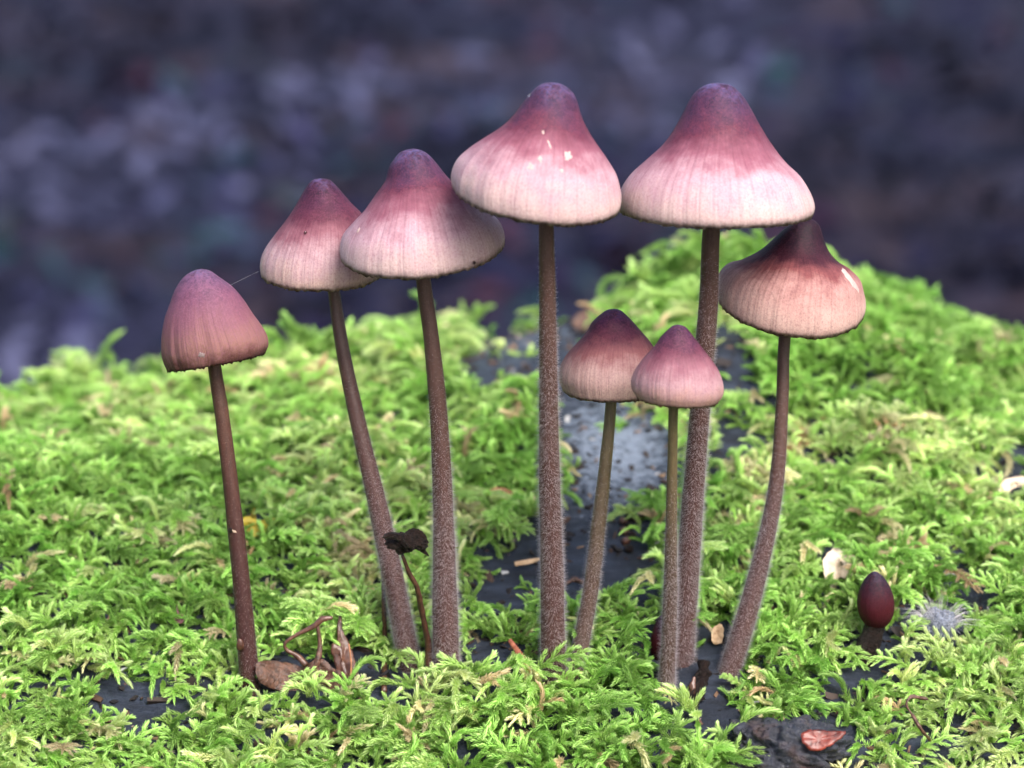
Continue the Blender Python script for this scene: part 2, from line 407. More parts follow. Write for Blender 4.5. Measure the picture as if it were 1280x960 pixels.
    for g_ in range(44):
        a0 = 2*math.pi*g_/44; prof = []
        for i in (N-2, N-8, N-18, N-30):
            c, rr, ff, up, rd = rings[i]; d = rr*math.cos(a0)+ff*math.sin(a0); prof.append(c+d*(rd*.93-.0004)-up*.0005)
        c, rr, ff, up, rd = rings[N-2]; d = rr*math.cos(a0)+ff*math.sin(a0); c2 = rings[N-30][0]; tv = (rr*-math.sin(a0)+ff*math.cos(a0))*.00012
        low = [c+d*(rd*.93-.0008)+up*.0002, c+d*(rd*.7)+up*.0006, c+d*(max(rd*.35, sr))+up*.0020, c2+d*sr]
        bse = len(GV)
        for s_ in (1, -1):
            for p_ in prof+low: GV.append(p_+tv*s_)
        for q in range(3):
            GF += [(bse+q, bse+q+1, bse+5+q, bse+4+q), (bse+8+q+1, bse+8+q, bse+12+q, bse+13+q), (bse+4+q, bse+5+q, bse+13+q, bse+12+q)]
    obj('gills', GV, GF, M_gill, cap, smooth=False)
    # stem, starting inside the cap
    cin = rings[int(N*.45)][0]; pts = [cin]+sp
    cl = catmull(pts, 60); wd = [x[0] for x in catmull([(widths[0],)]+[(x,) for x in widths], 60)]
    rad = [x*.5*k for x in wd]
    wob = [1+.06*float(fbm(i*.16, seed*3.3, seed, 3)) for i in range(60)]; rad = [a*b for a, b in zip(rad, wob)]
    SV, SF = tube(cl, rad, 20, rough=.05, seed=seed)
    ts = [float(sstep(.15, .75, i/59)) for i in range(60) for _ in range(20)]+[0, 1]
    st = obj('stem', SV, SF, stem_mat, root, attrs={'t': ts})
    # white down on the stem
    HV = []; HF = []; fr = frames(cl)
    h0, h1 = hair
    for _ in range(int(nh*3)):
        s_ = h0+(1-h0)*(r_.random()**.72); dens = float(sstep(h0, h0+.35, s_))
        if r_.random() > .25+.75*dens: continue
        u = s_*59; i = min(int(u), 58); f = u-i; a0 = r_.random()*6.2832
        p0 = fr[i][0].lerp(fr[i+1][0], f); ra = rad[i]+(rad[i+1]-rad[i])*f
        d = fr[i][2]*math.cos(a0)+fr[i][3]*math.sin(a0)
        ln = (.00035+.00080*r_.random())*(.45+.55*dens)*h1*1.2
        tip = (d+fr[i][1]*r_.normal(0, .26)+d.cross(fr[i][1])*r_.normal(0, .26)).normalized()
        p = p0+d*(ra*.97); sd = d.cross(fr[i][1])*.000016; s2 = fr[i][1]*.000016; b = len(HV)
        q = p+tip*(ln*.6); e = p+tip*ln+fr[i][1]*float(r_.normal(0, .00012))
        HV += [p+sd, p-sd, p+s2, e]; HF += [(b, b+1, b+3), (b+1, b+2, b+3), (b+2, b, b+3)]
    if HV: obj('stem_hairs', HV, HF, M_hair, st, kind='stuff')
    STEMS.append((base, wd[-1]*.5*k))
    root['_cap'] = cap.name
    return root, cap, st

M1 = mushroom('brown conical mushroom standing apart from the others on a dark bare stem', (252, 336),
  [(243, 338), (230.6, 345.6), (219.7, 361), (213.4, 378), (205.6, 400), (202.2, 420.6), (201.7, 439), (204, 452), (209, 463)],
  [(262, 338), (271, 344), (290, 358), (302.5, 372), (315, 391), (326, 406.5), (333, 419), (335, 431.5), (331, 441)],
  .10, .004, 'brown', [(268, 458), (279, 530), (290, 620), (302, 730), (313, 862)], [17, 18.5, 20, 22.5, 26], None, M_stem1, (.5, .45), 2600, 1.5, 11)
M2 = mushroom('rosy bell-shaped mushroom whose cap tucks behind its neighbour, stem leaning left', (401.2, 222.7),
  [(392, 224.5), (386, 229.5), (377.3, 243.6), (368.4, 259.6), (357.8, 275.5), (345.4, 291.5), (333, 309), (327, 322), (325.5, 332), (326.5, 340)],
  [(410, 224), (416, 227.7), (425, 237.5), (437.5, 252.5), (450, 265), (460, 280), (470, 299), (475.5, 316), (478, 330), (477, 341)],
  .33, .020, 'plum', [(417, 362), (429, 440), (448, 530), (474, 640), (497, 750), (516, 852)], [15, 17, 20, 24, 27, 29], .006, M_stem, (.4, 1), 5600, .8, 12)
M3 = mushroom('wide pale-rimmed mushroom with tilted cap touching a higher cap, thick hairy stem', (517.3, 185.6),
  [(507, 187.5), (497.5, 193), (487, 208.5), (482, 226), (470.4, 243), (455.8, 263.8), (441, 280.4), (429.8, 295), (425.5, 308), (425.5, 317)],
  [(527, 188), (535, 193), (544.4, 203), (556, 218), (568, 230.4), (587, 247), (608, 264), (622.5, 278), (629, 291), (629.8, 300)],
  .41, .004, 'rosy', [(529, 346), (540, 430), (549, 530), (554, 640), (556, 740), (558, 845)], [18, 20, 23, 26, 31, 35], .003, M_stem, (.3, 1.15), 8000, .8, 13)
M4 = mushroom('tall straight mushroom with pale scars on its lopsided cap', (689, 102.7),
  [(679, 104.5), (670.3, 109.7), (657, 125), (644, 142.5), (628.8, 157.8), (609, 171), (589.4, 184), (574, 198), (567, 211), (565.8, 220), (568, 230)],
  [(699, 104.5), (707.5, 108.6), (718.4, 120.6), (726, 144.7), (733.8, 162), (744.7, 179.7), (757.8, 199.4), (768.8, 219), (774, 238.8), (775.3, 250), (774, 259)],
  .375, -.010, 'rosy', [(683, 282), (684.5, 380), (685.5, 480), (687, 600), (690, 720), (692, 852)], [19, 21, 23.5, 27, 30, 33], -.001, M_stem, (.16, 1), 8500, .9, 14)
M5 = mushroom('largest mushroom, tall with smooth symmetrical pink cap and curved thick stem', (897.5, 103.3),
  [(886, 105), (874.6, 110.6), (864.3, 122), (854, 142.7), (842.5, 163.3), (828.8, 181.7), (810.4, 199), (792, 216), (781, 231), (775.5, 244), (774, 254), (775.5, 262)],
  [(907, 105), (915.9, 108.3), (928.5, 121), (938.8, 138), (950, 158.8), (964, 181.7), (980, 202.3), (998.4, 220.6), (1010, 239), (1015.3, 252), (1016, 260), (1014.5, 265)],
  .225, .000, 'rosy', [(889, 288), (886, 370), (878, 480), (868, 600), (859, 720), (849, 845)], [22, 24, 25, 27, 30, 35], .006, M_stem, (.2, 1), 8500, .8, 15)
M6 = mushroom('mushroom with nearly black pointed apex and split flared cap tucked under the largest cap', (1005, 272),
  [(993, 277), (982, 285), (973, 293), (963, 302.5), (948.8, 314), (926, 326.6), (907.5, 335), (899, 345), (895.5, 356), (896, 366)],
  [(1015, 274), (1023.8, 281.6), (1030, 301), (1037, 316), (1048, 327.5), (1061, 336), (1074.4, 350), (1079, 365), (1081.5, 378), (1080, 388)],
  .49, .012, 'dark', [(981, 420), (978, 500), (971, 600), (954, 690), (930, 780), (903, 868)], [15, 16, 18.5, 22, 26, 27], .002, M_stem, (.3, .95), 5600, .8, 16)
MA = mushroom('short mushroom with plum-topped cap half hidden beside a smaller pink cap', (767.7, 385.8),
  [(760, 387), (753, 391), (740.7, 402), (733.5, 414.5), (721, 429), (708.4, 443.3), (700.3, 457.7), (697.8, 472), (703, 486)],
  [(774, 387), (780, 391), (791, 402), (801.8, 414.5), (812.6, 427), (822, 442), (828, 457), (830, 471), (826, 485)],
  .27, .008, 'small', [(764, 501), (758, 570), (749, 650), (738, 740), (720, 838)], [14, 15.5, 18, 20, 22], .003, M_stemg, (.3, .95), 4200, .8, 17)
MB = mushroom('smallest capped mushroom, pink, in front of the curved thick stem', (846.7, 405.5),
  [(841, 407), (836, 411), (827, 420), (818, 432.5), (803.6, 448.7), (793.7, 463), (789.2, 475.6), (790, 487), (796, 495.5)],
  [(852, 406.5), (857.5, 409), (866.5, 420), (879, 436), (890, 450.5), (899, 464.8), (904.2, 481), (903.5, 493), (897, 501.5)],
  .21, -.012, 'smallpink', [(842, 507), (840.5, 580), (839, 660), (838, 740), (834, 842)], [12, 13, 15, 18, 21], -.002, M_stemg, (.35, .95), 3800, 1.1, 18)

def on_cap(label, px, py):
    d = ray(px, py).normalized(); h = capbvh[label].ray_cast(CAM, d, 2); n = h[1]
    if n.dot(d) > 0: n = -n
    return h[0], n
def patch(name, root, label, poly, mat, lift=.00008):
    cap = bpy.data.objects[root['_cap']]; V = []; ns = []
    cx = sum(p[0] for p in poly)/len(poly); cy = sum(p[1] for p in poly)/len(poly)
    for ring_ in (1.0, .6):
        for (x, y) in poly:
            h, n = on_cap(label, cx+(x-cx)*ring_, cy+(y-cy)*ring_); V.append(h+n*(lift if ring_ < 1 else -.00002))
    h, n = on_cap(label, cx, cy); V.append(h+n*lift*1.3); N = len(poly)
    F = [(j, (j+1) % N, N+(j+1) % N, N+j) for j in range(N)]+[(N+j, N+(j+1) % N, 2*N) for j in range(N)]
    obj(name, V, F, mat, cap)
def blobpoly(cx, cy, rx, ry, n=16, seed=0, rot=0):
    r_ = random.Random(seed); out = []
    for i in range(n):
        a = 6.2832*i/n; k = r_.uniform(.4, 1.2); x, y = rx*k*math.cos(a), ry*k*math.sin(a)
        out.append((cx+x*math.cos(rot)-y*math.sin(rot), cy+x*math.sin(rot)+y*math.cos(rot)))
    return out
for i, (x, y, rx, ry, ro) in enumerate([(710, 195, 6, 8, 0), (663, 208, 5.5, 6, .2), (675, 199, 3, 6, -.5), (687, 181, 2, 8, -.35), (679, 165, 2, 4, -.5), (702, 213, 3, 3, 0)]):
    patch('scar', M4[0], M4[0]['label'], blobpoly(x, y, rx, ry, seed=i, rot=ro), M_scar, .00006)
patch('scar', M3[0], M3[0]['label'], blobpoly(448, 288, 2.2, 5, seed=9, rot=.4), M_scar)
patch('split', M6[0], M6[0]['label'], [(1049, 330), (1054, 333), (1062, 343), (1070, 354), (1077, 366), (1075, 369), (1066, 360), (1057, 347), (1051, 338)], M_scar, .0001)
patch('scar', M1[0], M1[0]['label'], blobpoly(252, 444, 5, 5.5, seed=12), simple('grey_scar', (.11, .075, .072, 1), (.20, .155, .15, 1), 2500))

# ------------------------------------------------------------------ small things lying on the log
def lay(px, py, up=0.0):
    h, n = hit(px, py); return h+n*up, n
def sheet(name, outline, depth, mat, label, cat, curl=.5, seed=1, parent=None, thick=.00022, lift=.0012, group=None, stand=0.0, Yc=None):
    """A leaf or flake: outline in photo pixels laid on a tilted plane through its place on the log, curled and given thickness."""
    cx = sum(p[0] for p in outline)/len(outline); cy = sum(p[1] for p in outline)/len(outline)
    c, n = hit(cx, cy+depth)
    pl_n = (n*(1-stand)+cn*(stand+.35)).normalized(); c = c+n*lift
    if Yc is not None: c = P(cx, cy, Yc)
    def proj(x, y):
        d = ray(x, y); t = (c-CAM).dot(pl_n)/d.dot(pl_n); return CAM+d*t
    rj = random.Random(seed*7+len(outline)); cl_ = [np.array(p, float) for p in outline]; sm_ = []
    for i in range(len(cl_)):                # finer, slightly ragged margin
        a_, b_ = cl_[i], cl_[(i+1) % len(cl_)]; pr, nx_ = cl_[i-1], cl_[(i+2) % len(cl_)]
        for t_ in (0, .25, .5, .75):
            q_ = .5*((2*a_)+(-pr+b_)*t_+(2*pr-5*a_+4*b_-nx_)*t_*t_+(-pr+3*a_-3*b_+nx_)*t_**3); sm_.append((q_[0]+rj.gauss(0, .55), q_[1]+rj.gauss(0, .55)))
    outline = sm_
    N = len(outline); V = []; rings = [1, .8, .55, .28]
    ext = max(max(abs(p[0]-cx), abs(p[1]-cy)) for p in outline)*S
    for side in (0, 1):
        for rg in rings:
            for (x, y) in outline:
                p = proj(cx+(x-cx)*rg, cy+(y-cy)*rg); u, v = (p-c).x/ext, (p-c).dot(cu)/ext
                wv = curl*ext*(.45*(u*u-.3)+.5*float(fbm(u*1.6+seed, v*1.6, seed, 3))+.35*float(fbm(u*4+seed, v*4, seed+4, 3)))
                V.append(p+pl_n*(wv-side*thick))
        V.append(c+pl_n*(curl*ext*(-.13+.5*float(fbm(seed, 0, seed, 3)))-side*thick))
    F = []; off = len(rings)*N+1
    for sd in (0, 1):
        o_ = sd*off
        for q in range(len(rings)-1):
            for j in range(N):
                f = (o_+q*N+j, o_+q*N+(j+1) % N, o_+(q+1)*N+(j+1) % N, o_+(q+1)*N+j); F.append(f if sd == 0 else f[::-1])
        for j in range(N):
            f = (o_+3*N+j, o_+3*N+(j+1) % N, o_+4*N); F.append(f if sd == 0 else f[::-1])
    F += [(j, off+j, off+(j+1) % N, (j+1) % N) for j in range(N)]
    o = obj(name, V, F, mat, parent)
    if parent is None: tag(o, label, cat, group)
    return o
def rod(name, pts, w, mat, label=None, cat=None, parent=None, Y=None, seg=8, rough=.15, n=24, flat=1.0, seed=2, group=None):
    """pts in photo pixels; each at its own depth: a number, or None to lie on the log there."""
    W = []
    for p in pts:
        if len(p) > 2 and p[2] is not None: W.append(P(p[0], p[1], p[2]))
        else: W.append(lay(p[0], p[1], .0015)[0])
    cl = catmull(W, n); wd = [x[0] for x in catmull([(x,) for x in (w if isinstance(w, (list, tuple)) else [w]*len(pts))], n)]
    V, F = tube(cl, [max(.00005, x*.5*S) for x in wd], seg, rough=rough, flat=flat, seed=seed)
    o = obj(name, V, F, mat, parent)
    if parent is None: tag(o, label, cat, group)
    return o
def lump(name, c, rx, ry, rz, mat, seed=1, amp=.3, parent=None, freq=1.6, nu=24, nv=16, top=None, ridge=0):
    V = []; F = []
    for i in range(nv+1):
        ph = math.pi*i/nv
        for j in range(nu):
            a = 2*math.pi*j/nu; d = Vector((math.sin(ph)*math.cos(a), math.sin(ph)*math.sin(a), math.cos(ph)))
            k = 1+amp*2*float(fbm(d.x*freq+d.z*1.3+seed, d.y*freq-d.z*.9+seed, seed, 4))
            if ridge: k *= 1-ridge*abs(float(fbm(d.x*5+d.z*2+seed, d.y*5+d.z*4, seed+3, 3)))*2+ridge*.6*float(np.floor(3*(fbm(d.x*3+seed, d.z*3+d.y, seed+5, 2)+.5)))/3
            if top: k *= top(d)
            V.append(Vector(c)+Vector((d.x*rx*k, d.y*ry*k, d.z*rz*k)))
    F = [(i*nu+j, (i+1)*nu+j, (i+1)*nu+(j+1) % nu, i*nu+(j+1) % nu) for i in range(nv) for j in range(nu)]
    return obj(name, V, F, mat, parent)

M_tan = simple('dry_tan_leaf', (.30, .18, .09, 1), (.60, .44, .28, 1), 700, .6, .0003, trans=.2)
M_pale = simple('bleached_leaf', (.50, .38, .26, 1), (.80, .68, .54, 1), 600, .6, .0003, trans=.2)
M_brown = simple('wet_brown_leaf', (.028, .011, .008, 1), (.12, .055, .036, 1), 500, .35, .0004, spec=.5)
M_leafbrown = simple('dead_brown_leaf', (.020, .009, .006, 1), (.13, .065, .044, 1), 900, .4, .0008)
M_darkbrown = simple('dark_brown_stalk', (.018, .008, .006, 1), (.075, .030, .018, 1), 900, .4, .0002)
M_black = simple('shrivelled_black', (.003, .002, .002, 1), (.022, .011, .008, 1), 1500, .45, .0012, spec=.25, bs=1.0)
M_red = simple('red_scale', (.010, .003, .004, 1), (.22, .036, .020, 1), 420, .4, .0002)
M_splint = simple('reddish_splinter', (.20, .055, .028, 1), (.42, .15, .085, 1), 900, .5, .0002)
M_yellow = simple('yellow_leaf', (.34, .26, .015, 1), (.55, .42, .04, 1), 400, .5, .0002, trans=.3)
M_orange = simple('orange_brown_leaf', (.12, .040, .014, 1), (.30, .12, .05, 1), 600, .5, .0003)
M_twig = simple('pale_twig', (.22, .15, .10, 1), (.45, .34, .25, 1), 700, .7, .0003)
M_bark = Mat('charred_bark'); f = M_bark.noise(350, 6, rough=.7, dist=.6)
M_bark.set(M_bark.mix(M_bark.ramp(M_bark.noise(140, 3), [(.5, (0, 0, 0)), (.75, (1, 1, 1))]), M_bark.ramp(f, [(.3, (.004, .005, .009)), (.7, (.030, .034, .050))]), (.05, .022, .016, 1)), .5, .5); M_bark.bump(f, .9, .0018); M_bark = M_bark.m
M_grey = simple('grey_mould', (.014, .017, .028, 1), (.24, .27, .34, 1), 2200, .8, .0005, bs=.9)
M_greyhair = Mat('grey_filament').set((.34, .33, .34, 1), .4, .4).m
M_petal = simple('purple_petal', (.10, .035, .045, 1), (.18, .075, .085, 1), 800)

# dark egg-shaped bud and its stalk
bc, bn = lay(1086, 822)
bY = bc.y
bud = thing('mushroom_bud', bc, 'dark red egg-shaped mushroom bud on black stalk in the moss', 'mushroom bud')
def bud_cap(root, apex, Lr, Rr_, sag, Y, mat):
    N, A = 26, 48; Lp = arc_resample([apex]+Lr, N+1)[1:]; Rp = arc_resample([apex]+Rr_, N+1)[1:]; k = pscale(Y)
    V = [P(*apex, Y)]; T = [0]; CV = [(0, 0, 0)]; E = [0]
    for i in range(N):
        l, q = Lp[i], Rp[i]; mid = (l+q)/2; rd = float(np.linalg.norm(q-l))/2*k; roll = math.atan2(q[1]-l[1], q[0]-l[0]); e = math.asin(sag)
        rr = cr*math.cos(roll)-cu*math.sin(roll); uu = cr*math.sin(roll)+cu*math.cos(roll); ff = cn*math.cos(e)-uu*math.sin(e); c = P(mid[0], mid[1], Y)
        for j in range(A):
            a = 2*math.pi*j/A; kk = rd*(1+.035*2*float(fbm(math.cos(a)*4+9, math.sin(a)*4+i*.08, 31, 2)))
            V.append(c+(rr*math.cos(a)+ff*math.sin(a))*kk); T.append((i+1)/N); CV.append((math.cos(a), math.sin(a), (i+1)/N)); E.append(0)
    F = [(0, 1+(j+1) % A, 1+j) for j in range(A)]
    for i in range(N-1): F += [(1+i*A+j, 1+i*A+(j+1) % A, 1+(i+1)*A+(j+1) % A, 1+(i+1)*A+j) for j in range(A)]
    F.append(tuple(1+(N-1)*A+j for j in range(A)))
    return obj('cap', V, F, mat, root, attrs={'t': T, 'cv': CV, 'edge': E})
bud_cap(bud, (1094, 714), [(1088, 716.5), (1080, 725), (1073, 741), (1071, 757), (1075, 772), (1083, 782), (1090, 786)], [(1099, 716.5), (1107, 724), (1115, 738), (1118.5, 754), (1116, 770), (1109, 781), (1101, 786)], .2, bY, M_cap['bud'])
rod('stalk', [(1095, 776, bY), (1090, 795, bY), (1084, 812, bY), (1080, 832, bY)], [26, 28, 32, 36], M_black, parent=bud, seg=14)
# dark buds at the foot of the largest mushroom
b2, _ = lay(826, 832)
bud2 = thing('mushroom_bud', b2, 'maroon unopened mushroom bud peeping out behind the paired hairy stems', 'mushroom bud')
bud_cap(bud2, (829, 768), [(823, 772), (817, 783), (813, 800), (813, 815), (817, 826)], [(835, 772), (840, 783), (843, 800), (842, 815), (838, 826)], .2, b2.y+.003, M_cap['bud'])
rod('stalk', [(828, 818, b2.y+.003), (827, 845, b2.y+.003)], [16, 18], M_black, parent=bud2)
b3, _ = lay(868, 878)
stub = thing('mushroom_stub', b3, 'reddish broken mushroom stub with pale down at the foot of two stems', 'mushroom stub')
rod('stalk', [(880, 826, .0), (878, 848, -.002), (868, 866, b3.y), (864, 886, b3.y)], [12, 16, 20, 18], M_black, parent=stub, rough=.8, seg=18, n=30)
sh = rod('skin', [(868, 846, -.006), (865, 862, -.007), (862, 878, -.006)], [4, 8, 6], M_brown, parent=stub, rough=.6)

# withered leaf heap beside the lone mushroom
h0, _ = lay(385, 845)
wl = thing('withered_leaf', h0, 'crumpled wet brown dead leaf with bent stalks beside the lone mushroom', 'leaf')
yl = h0.y
def local_sheet(name, outline, Y0, tilt, mat, root, curl, seed, thick=.0003):
    return sheet(name, outline, tilt, mat, None, None, curl, seed, root, thick, lift=.003, stand=.5)
local_sheet('blade', [(322, 835), (340, 827), (362, 825), (380, 830), (398, 822), (420, 838), (442, 848), (440, 866), (415, 868), (385, 862), (350, 862), (325, 856)], yl, 8, M_leafbrown, wl, 1.1, 4)
rod('stalk', [(383, 832, yl-.001), (372, 820, yl), (358, 812, yl), (357, 803, yl), (372, 793, yl), (392, 783, yl), (403, 774, yl), (416, 772, yl)], [8, 7, 5, 4.5, 5, 7, 9, 4], M_brown, parent=wl)
rod('stalk', [(390, 846, yl-.001), (397, 826, yl-.001), (400, 806, yl), (397, 782, yl)], [12, 9, 6, 5], M_leafbrown, parent=wl)
local_sheet('pointed_flap', [(423, 768), (427, 770), (428, 786), (435, 800), (442, 820), (448, 842), (452, 862), (436, 866), (424, 848), (418, 828), (414, 812), (416, 802), (421, 796)], yl, 30, M_brown, wl, .5, 8)
rod('pine_needle', [(436, 805, yl-.006), (439, 830, yl-.008), (437, 860, yl-.010), (434, 893, yl-.012)], [2.2, 2.6, 2.6, 1.6], M_orange, 'thin orange needle standing against the pointed brown leaf flap', 'needle', rough=.05)

# shrivelled black mushroom between two stems
sb, _ = lay(537, 852)
shr = thing('shrivelled_mushroom', sb, 'shrivelled black dried mushroom drooping on a thin bent stalk', 'mushroom')
rod('stem', [(503, 694, -.004), (511, 715, -.003), (521, 735, -.002), (527, 762, 0), (531, 782, .001), (536, 812, .003), (538, 860, sb.y)], [4, 5.5, 6, 8, 7.5, 10, 12], M_darkbrown, parent=shr, rough=.3, n=40, seg=10)
cap_c = P(510, 677, -.005)
lump('cap', cap_c, .0028, .0020, .0019, M_black, 5, .75, shr, 3.2, 56, 36, top=lambda d: 1+.35*max(0, -d.x)*max(0, 1-abs(d.z)))
rod('cap_tip', [(500, 672, -.006), (488, 669, -.007), (478, 672, -.008)], [11, 8, 2], M_black, parent=shr, rough=.3)
rod('cap_tip', [(524, 684, -.005), (531, 690, -.005), (536, 695, -.005)], [9, 5, 1.5], M_black, parent=shr, rough=.3)
rod('dead_stalk', [(478, 706, .012), (480, 760, .011), (481, 810, .010), (480, 872, None)], [3.5, 6, 7, 8], M_darkbrown, 'thin straight dark brown dead stalk rising behind a leaning stem', 'stalk', rough=.15)
# chips, scraps and twigs
rod('wood_splinter', [(637, 800, .006), (652, 822, .002), (668, 848, -.004)], [6, 9, 8], M_splint, 'straight reddish wood splinter leaning in the moss beside tall stem', 'splinter', flat=.5, rough=.08)
bark = None
cb, nb = lay(985, 945)
V = []
bo = lump('bark_chunk', cb+Vector((-.001, 0, .0005)), .0115, .009, .0062, M_bark, 17, .40, None, 1.7, 90, 60, ridge=.35)
tag(bo, 'black broken bark chunk at the front edge with red scale on it', 'bark')
sheet('bud_scale', [(1001, 919), (1008, 913), (1022, 911), (1040, 913), (1056, 916), (1048, 925), (1034, 934), (1018, 938), (1008, 934), (1003, 927)], 8, M_red, 'glossy red and black bud scale lying on the bark chunk', 'bud scale', .35, 3, stand=.3, Yc=cb.y-.0085)
sheet('dry_leaf', [(1028, 705), (1036, 690), (1046, 682), (1058, 688), (1070, 697), (1072, 712), (1064, 722), (1050, 720), (1046, 732), (1036, 738), (1030, 722)], 12, M_pale, 'pale bleached crumpled leaf scrap behind the dark red bud', 'leaf', .9, 6, lift=.004, stand=.4)
rod('dry_leaf_curl', [(1093, 708, .035), (1098, 697, .035), (1108, 689, .035), (1120, 687, .035), (1124, 691, .035)], [7, 9, 11, 9, 4], M_tan, 'small tan leaf curl arching just above the dark red bud', 'leaf', flat=.5)
sheet('dry_leaf', [(1246, 616), (1254, 602), (1268, 596), (1284, 597), (1290, 606), (1276, 607), (1262, 612), (1254, 624)], 10, M_pale, 'cream-coloured curled leaf scrap alone in the far moss', 'leaf', .6, 7, lift=.004, stand=.5)
sheet('yellow_leaf', [(284, 660), (296, 650), (312, 646), (326, 653), (333, 648), (343, 650), (338, 662), (322, 668), (304, 672), (288, 670)], 10, M_yellow, 'small yellow leaf behind the dark bare stem of the lone mushroom', 'leaf', .5, 9, lift=.007, stand=.5)
sheet('petal', [(217, 774), (222, 768), (229, 768), (231, 774), (226, 779), (219, 778)], 5, M_petal, 'tiny purple petal scrap on green moss', 'petal', .3, 2, lift=.005, stand=.5)
sheet('dry_leaf', [(608, 616), (620, 609), (636, 612), (644, 622), (632, 628), (616, 628)], 7, M_orange, 'orange-brown leaf scrap in moss at the edge of the bare wood', 'leaf', .6, 11, lift=.003, stand=.4)
sheet('dry_leaf', [(889, 796), (893, 783), (902, 781), (905, 792), (901, 803), (893, 806)], 6, M_tan, 'small tan crumpled leaf between the thick stem and the leaning one', 'leaf', .8, 12, lift=.003, stand=.5)
rod('moss_rhizoid', [(900, 800, .012), (906, 808, .011), (914, 806, .011), (917, 796, .012), (914, 788, .013)], [4, 5, 5, 4, 2], M_tan, 'looped straw-coloured dead moss strand beside tan crumpled leaf', 'moss strand')
rod('bark_flake', [(644, 713, None), (660, 710, None), (676, 706, None)], [7, 8, 5], M_tan, 'short tan bark flake lying on the dark bare wood', 'bark flake', flat=.4)
rod('bark_flake', [(708, 737, None), (718, 732, None), (728, 735, None), (734, 741, None)], [4, 6, 5, 3], M_leafbrown, 'knobbly brown bark crumb on bare wood beside short olive stem', 'bark flake', rough=.9, seg=10)
rod('twig', [(122, 672, .066), (136, 660, .064), (148, 645, .062), (160, 634, .06), (176, 631, .06), (190, 633, .06)], [6, 6.5, 6, 5, 6, 4], M_twig, 'pale bent twig arching over moss behind the lone mushroom', 'twig')
rod('twig', [(156, 681, .045), (172, 678, .045), (190, 679, .045), (200, 685, .045)], [7, 9, 9, 4], M_twig, 'short stubby pale twig end poking from the moss', 'twig')
rod('dead_stalk', [(133, 492, .17), (134, 478, .17), (135, 464, .17)], [6, 6, 7], M_twig, 'tiny pale stub standing up on the mossy skyline', 'stalk')
rod('moss_rhizoid', [(1165, 936, None), (1152, 912, -.020), (1140, 893, -.018), (1133, 880, -.016), (1140, 871, -.015), (1160, 874, -.014)], [3.5, 4, 3.6, 3.4, 4.4, 3], M_leafbrown, 'brown dead moss stem hooking over at the front', 'moss strand', rough=.9, n=44)
sheet('dead_leaf', [(716, 405), (722, 392), (734, 388), (746, 394), (748, 410), (740, 420), (724, 418)], 6, M_leafbrown, 'brown dead leaf at the crest of the bare wood', 'leaf', .5, 15, lift=.006, stand=.7)
# catkin in the dark hollow
ct, _ = lay(785, 690)
cat = thing('catkin', ct, 'reddish-brown scaly catkin sunk in a dark hollow of the wood', 'catkin')
for i, (x, y) in enumerate([(786, 690), (782, 680), (788, 674), (780, 668), (786, 662), (779, 655), (786, 650), (796, 652), (803, 648)]):
    q, n_ = lay(x, y); lump('scale', q+n_*.0008, .0010, .0010, .0009, M_brown if i % 2 else M_black, i+40, .35, cat, 1.5, 10, 7)
# grey mouldy lump with filaments
gl, gn = lay(1172, 806)
gm = thing('mouldy_lump', gl, 'grey mouldy lump with fine pale filaments beside the dark red bud', 'mould')
body = lump('body', gl+Vector((0, 0, .0042)), .0034, .0028, .0030, M_grey, 61, .4, gm, 2.6, 30, 20)
HV = []; HF = []
for i in range(240):
    d = Vector((random.gauss(0, 1), random.gauss(0, .8), abs(random.gauss(0, .8))+.1)).normalized(); p = gl+Vector((d.x*.003, d.y*.0025, .0042+d.z*.0024))
    L_ = random.uniform(.002, .0062); q = p+d*L_*.5+Vector((0, 0, .0004)); e = p+d*L_+Vector((random.gauss(0, .0008), random.gauss(0, .0008), -.0006)); s_ = d.orthogonal().normalized()*.000022
    b = len(HV); HV += [p+s_, p-s_, q-s_, q+s_, e]; HF += [(b, b+1, b+2, b+3), (b+3, b+2, b+4)]
obj('filaments', HV, HF, M_greyhair, gm, kind='stuff')
for i, pts in enumerate([[(1148, 738), (1160, 722), (1180, 715), (1198, 722), (1206, 742)], [(1172, 730), (1186, 717), (1202, 722), (1208, 738), (1204, 750)], [(1140, 736), (1152, 730), (1168, 733), (1180, 742)]]):
    rod('loose_hair', [(x, y, .028+.001*i) for x, y in pts], 1.2, M_greyhair, ['pale hair in the widest loop over the moss behind the mouldy lump', 'pale hair in a tight hook over the moss behind the mouldy lump', 'low nearly flat pale hair over the moss behind the mouldy lump'][i], 'hair', group='loose hairs above the mouldy lump', seg=5, rough=0, n=30)
# spider silk between the first two caps
p0 = on_cap(M1[0]['label'], 287, 357)[0]; q0 = P(328, 337, .020)
V, F = tube(catmull([p0, P(308, 346.5, .012), q0], 14), [.000013]*14, 5)
tag(obj('spider_thread', V, F, M_greyhair), 'single spider thread strung between the lone brown cap and rosy cap', 'spider thread')
# tiny gnat on the bare stem
gp = P(288, 663, -.0012)
gn_ = thing('gnat', gp, 'tiny black gnat clinging to the bare dark brown stem', 'insect')
lump('body', gp, .00042, .0004, .00055, M_black, 71, .15, gn_, 1, 12, 8)
V = [gp+Vector((.0003, -.0004, .0003)), gp+Vector((.0011, -.0008, .0002)), gp+Vector((.0013, -.0009, -.0002)), gp+Vector((.0006, -.0007, -.0002)), gp+Vector((.0007, -.00078, .00005))]
obj('wing', V, [(0, 1, 4), (1, 2, 4), (2, 3, 4), (3, 0, 4)], M_twig, gn_)
kp = P(300, 806, -.0012); lump('knot', kp, .0008, .0006, .0013, M_darkbrown, 73, .3, M1[2], 1.5, 12, 8)
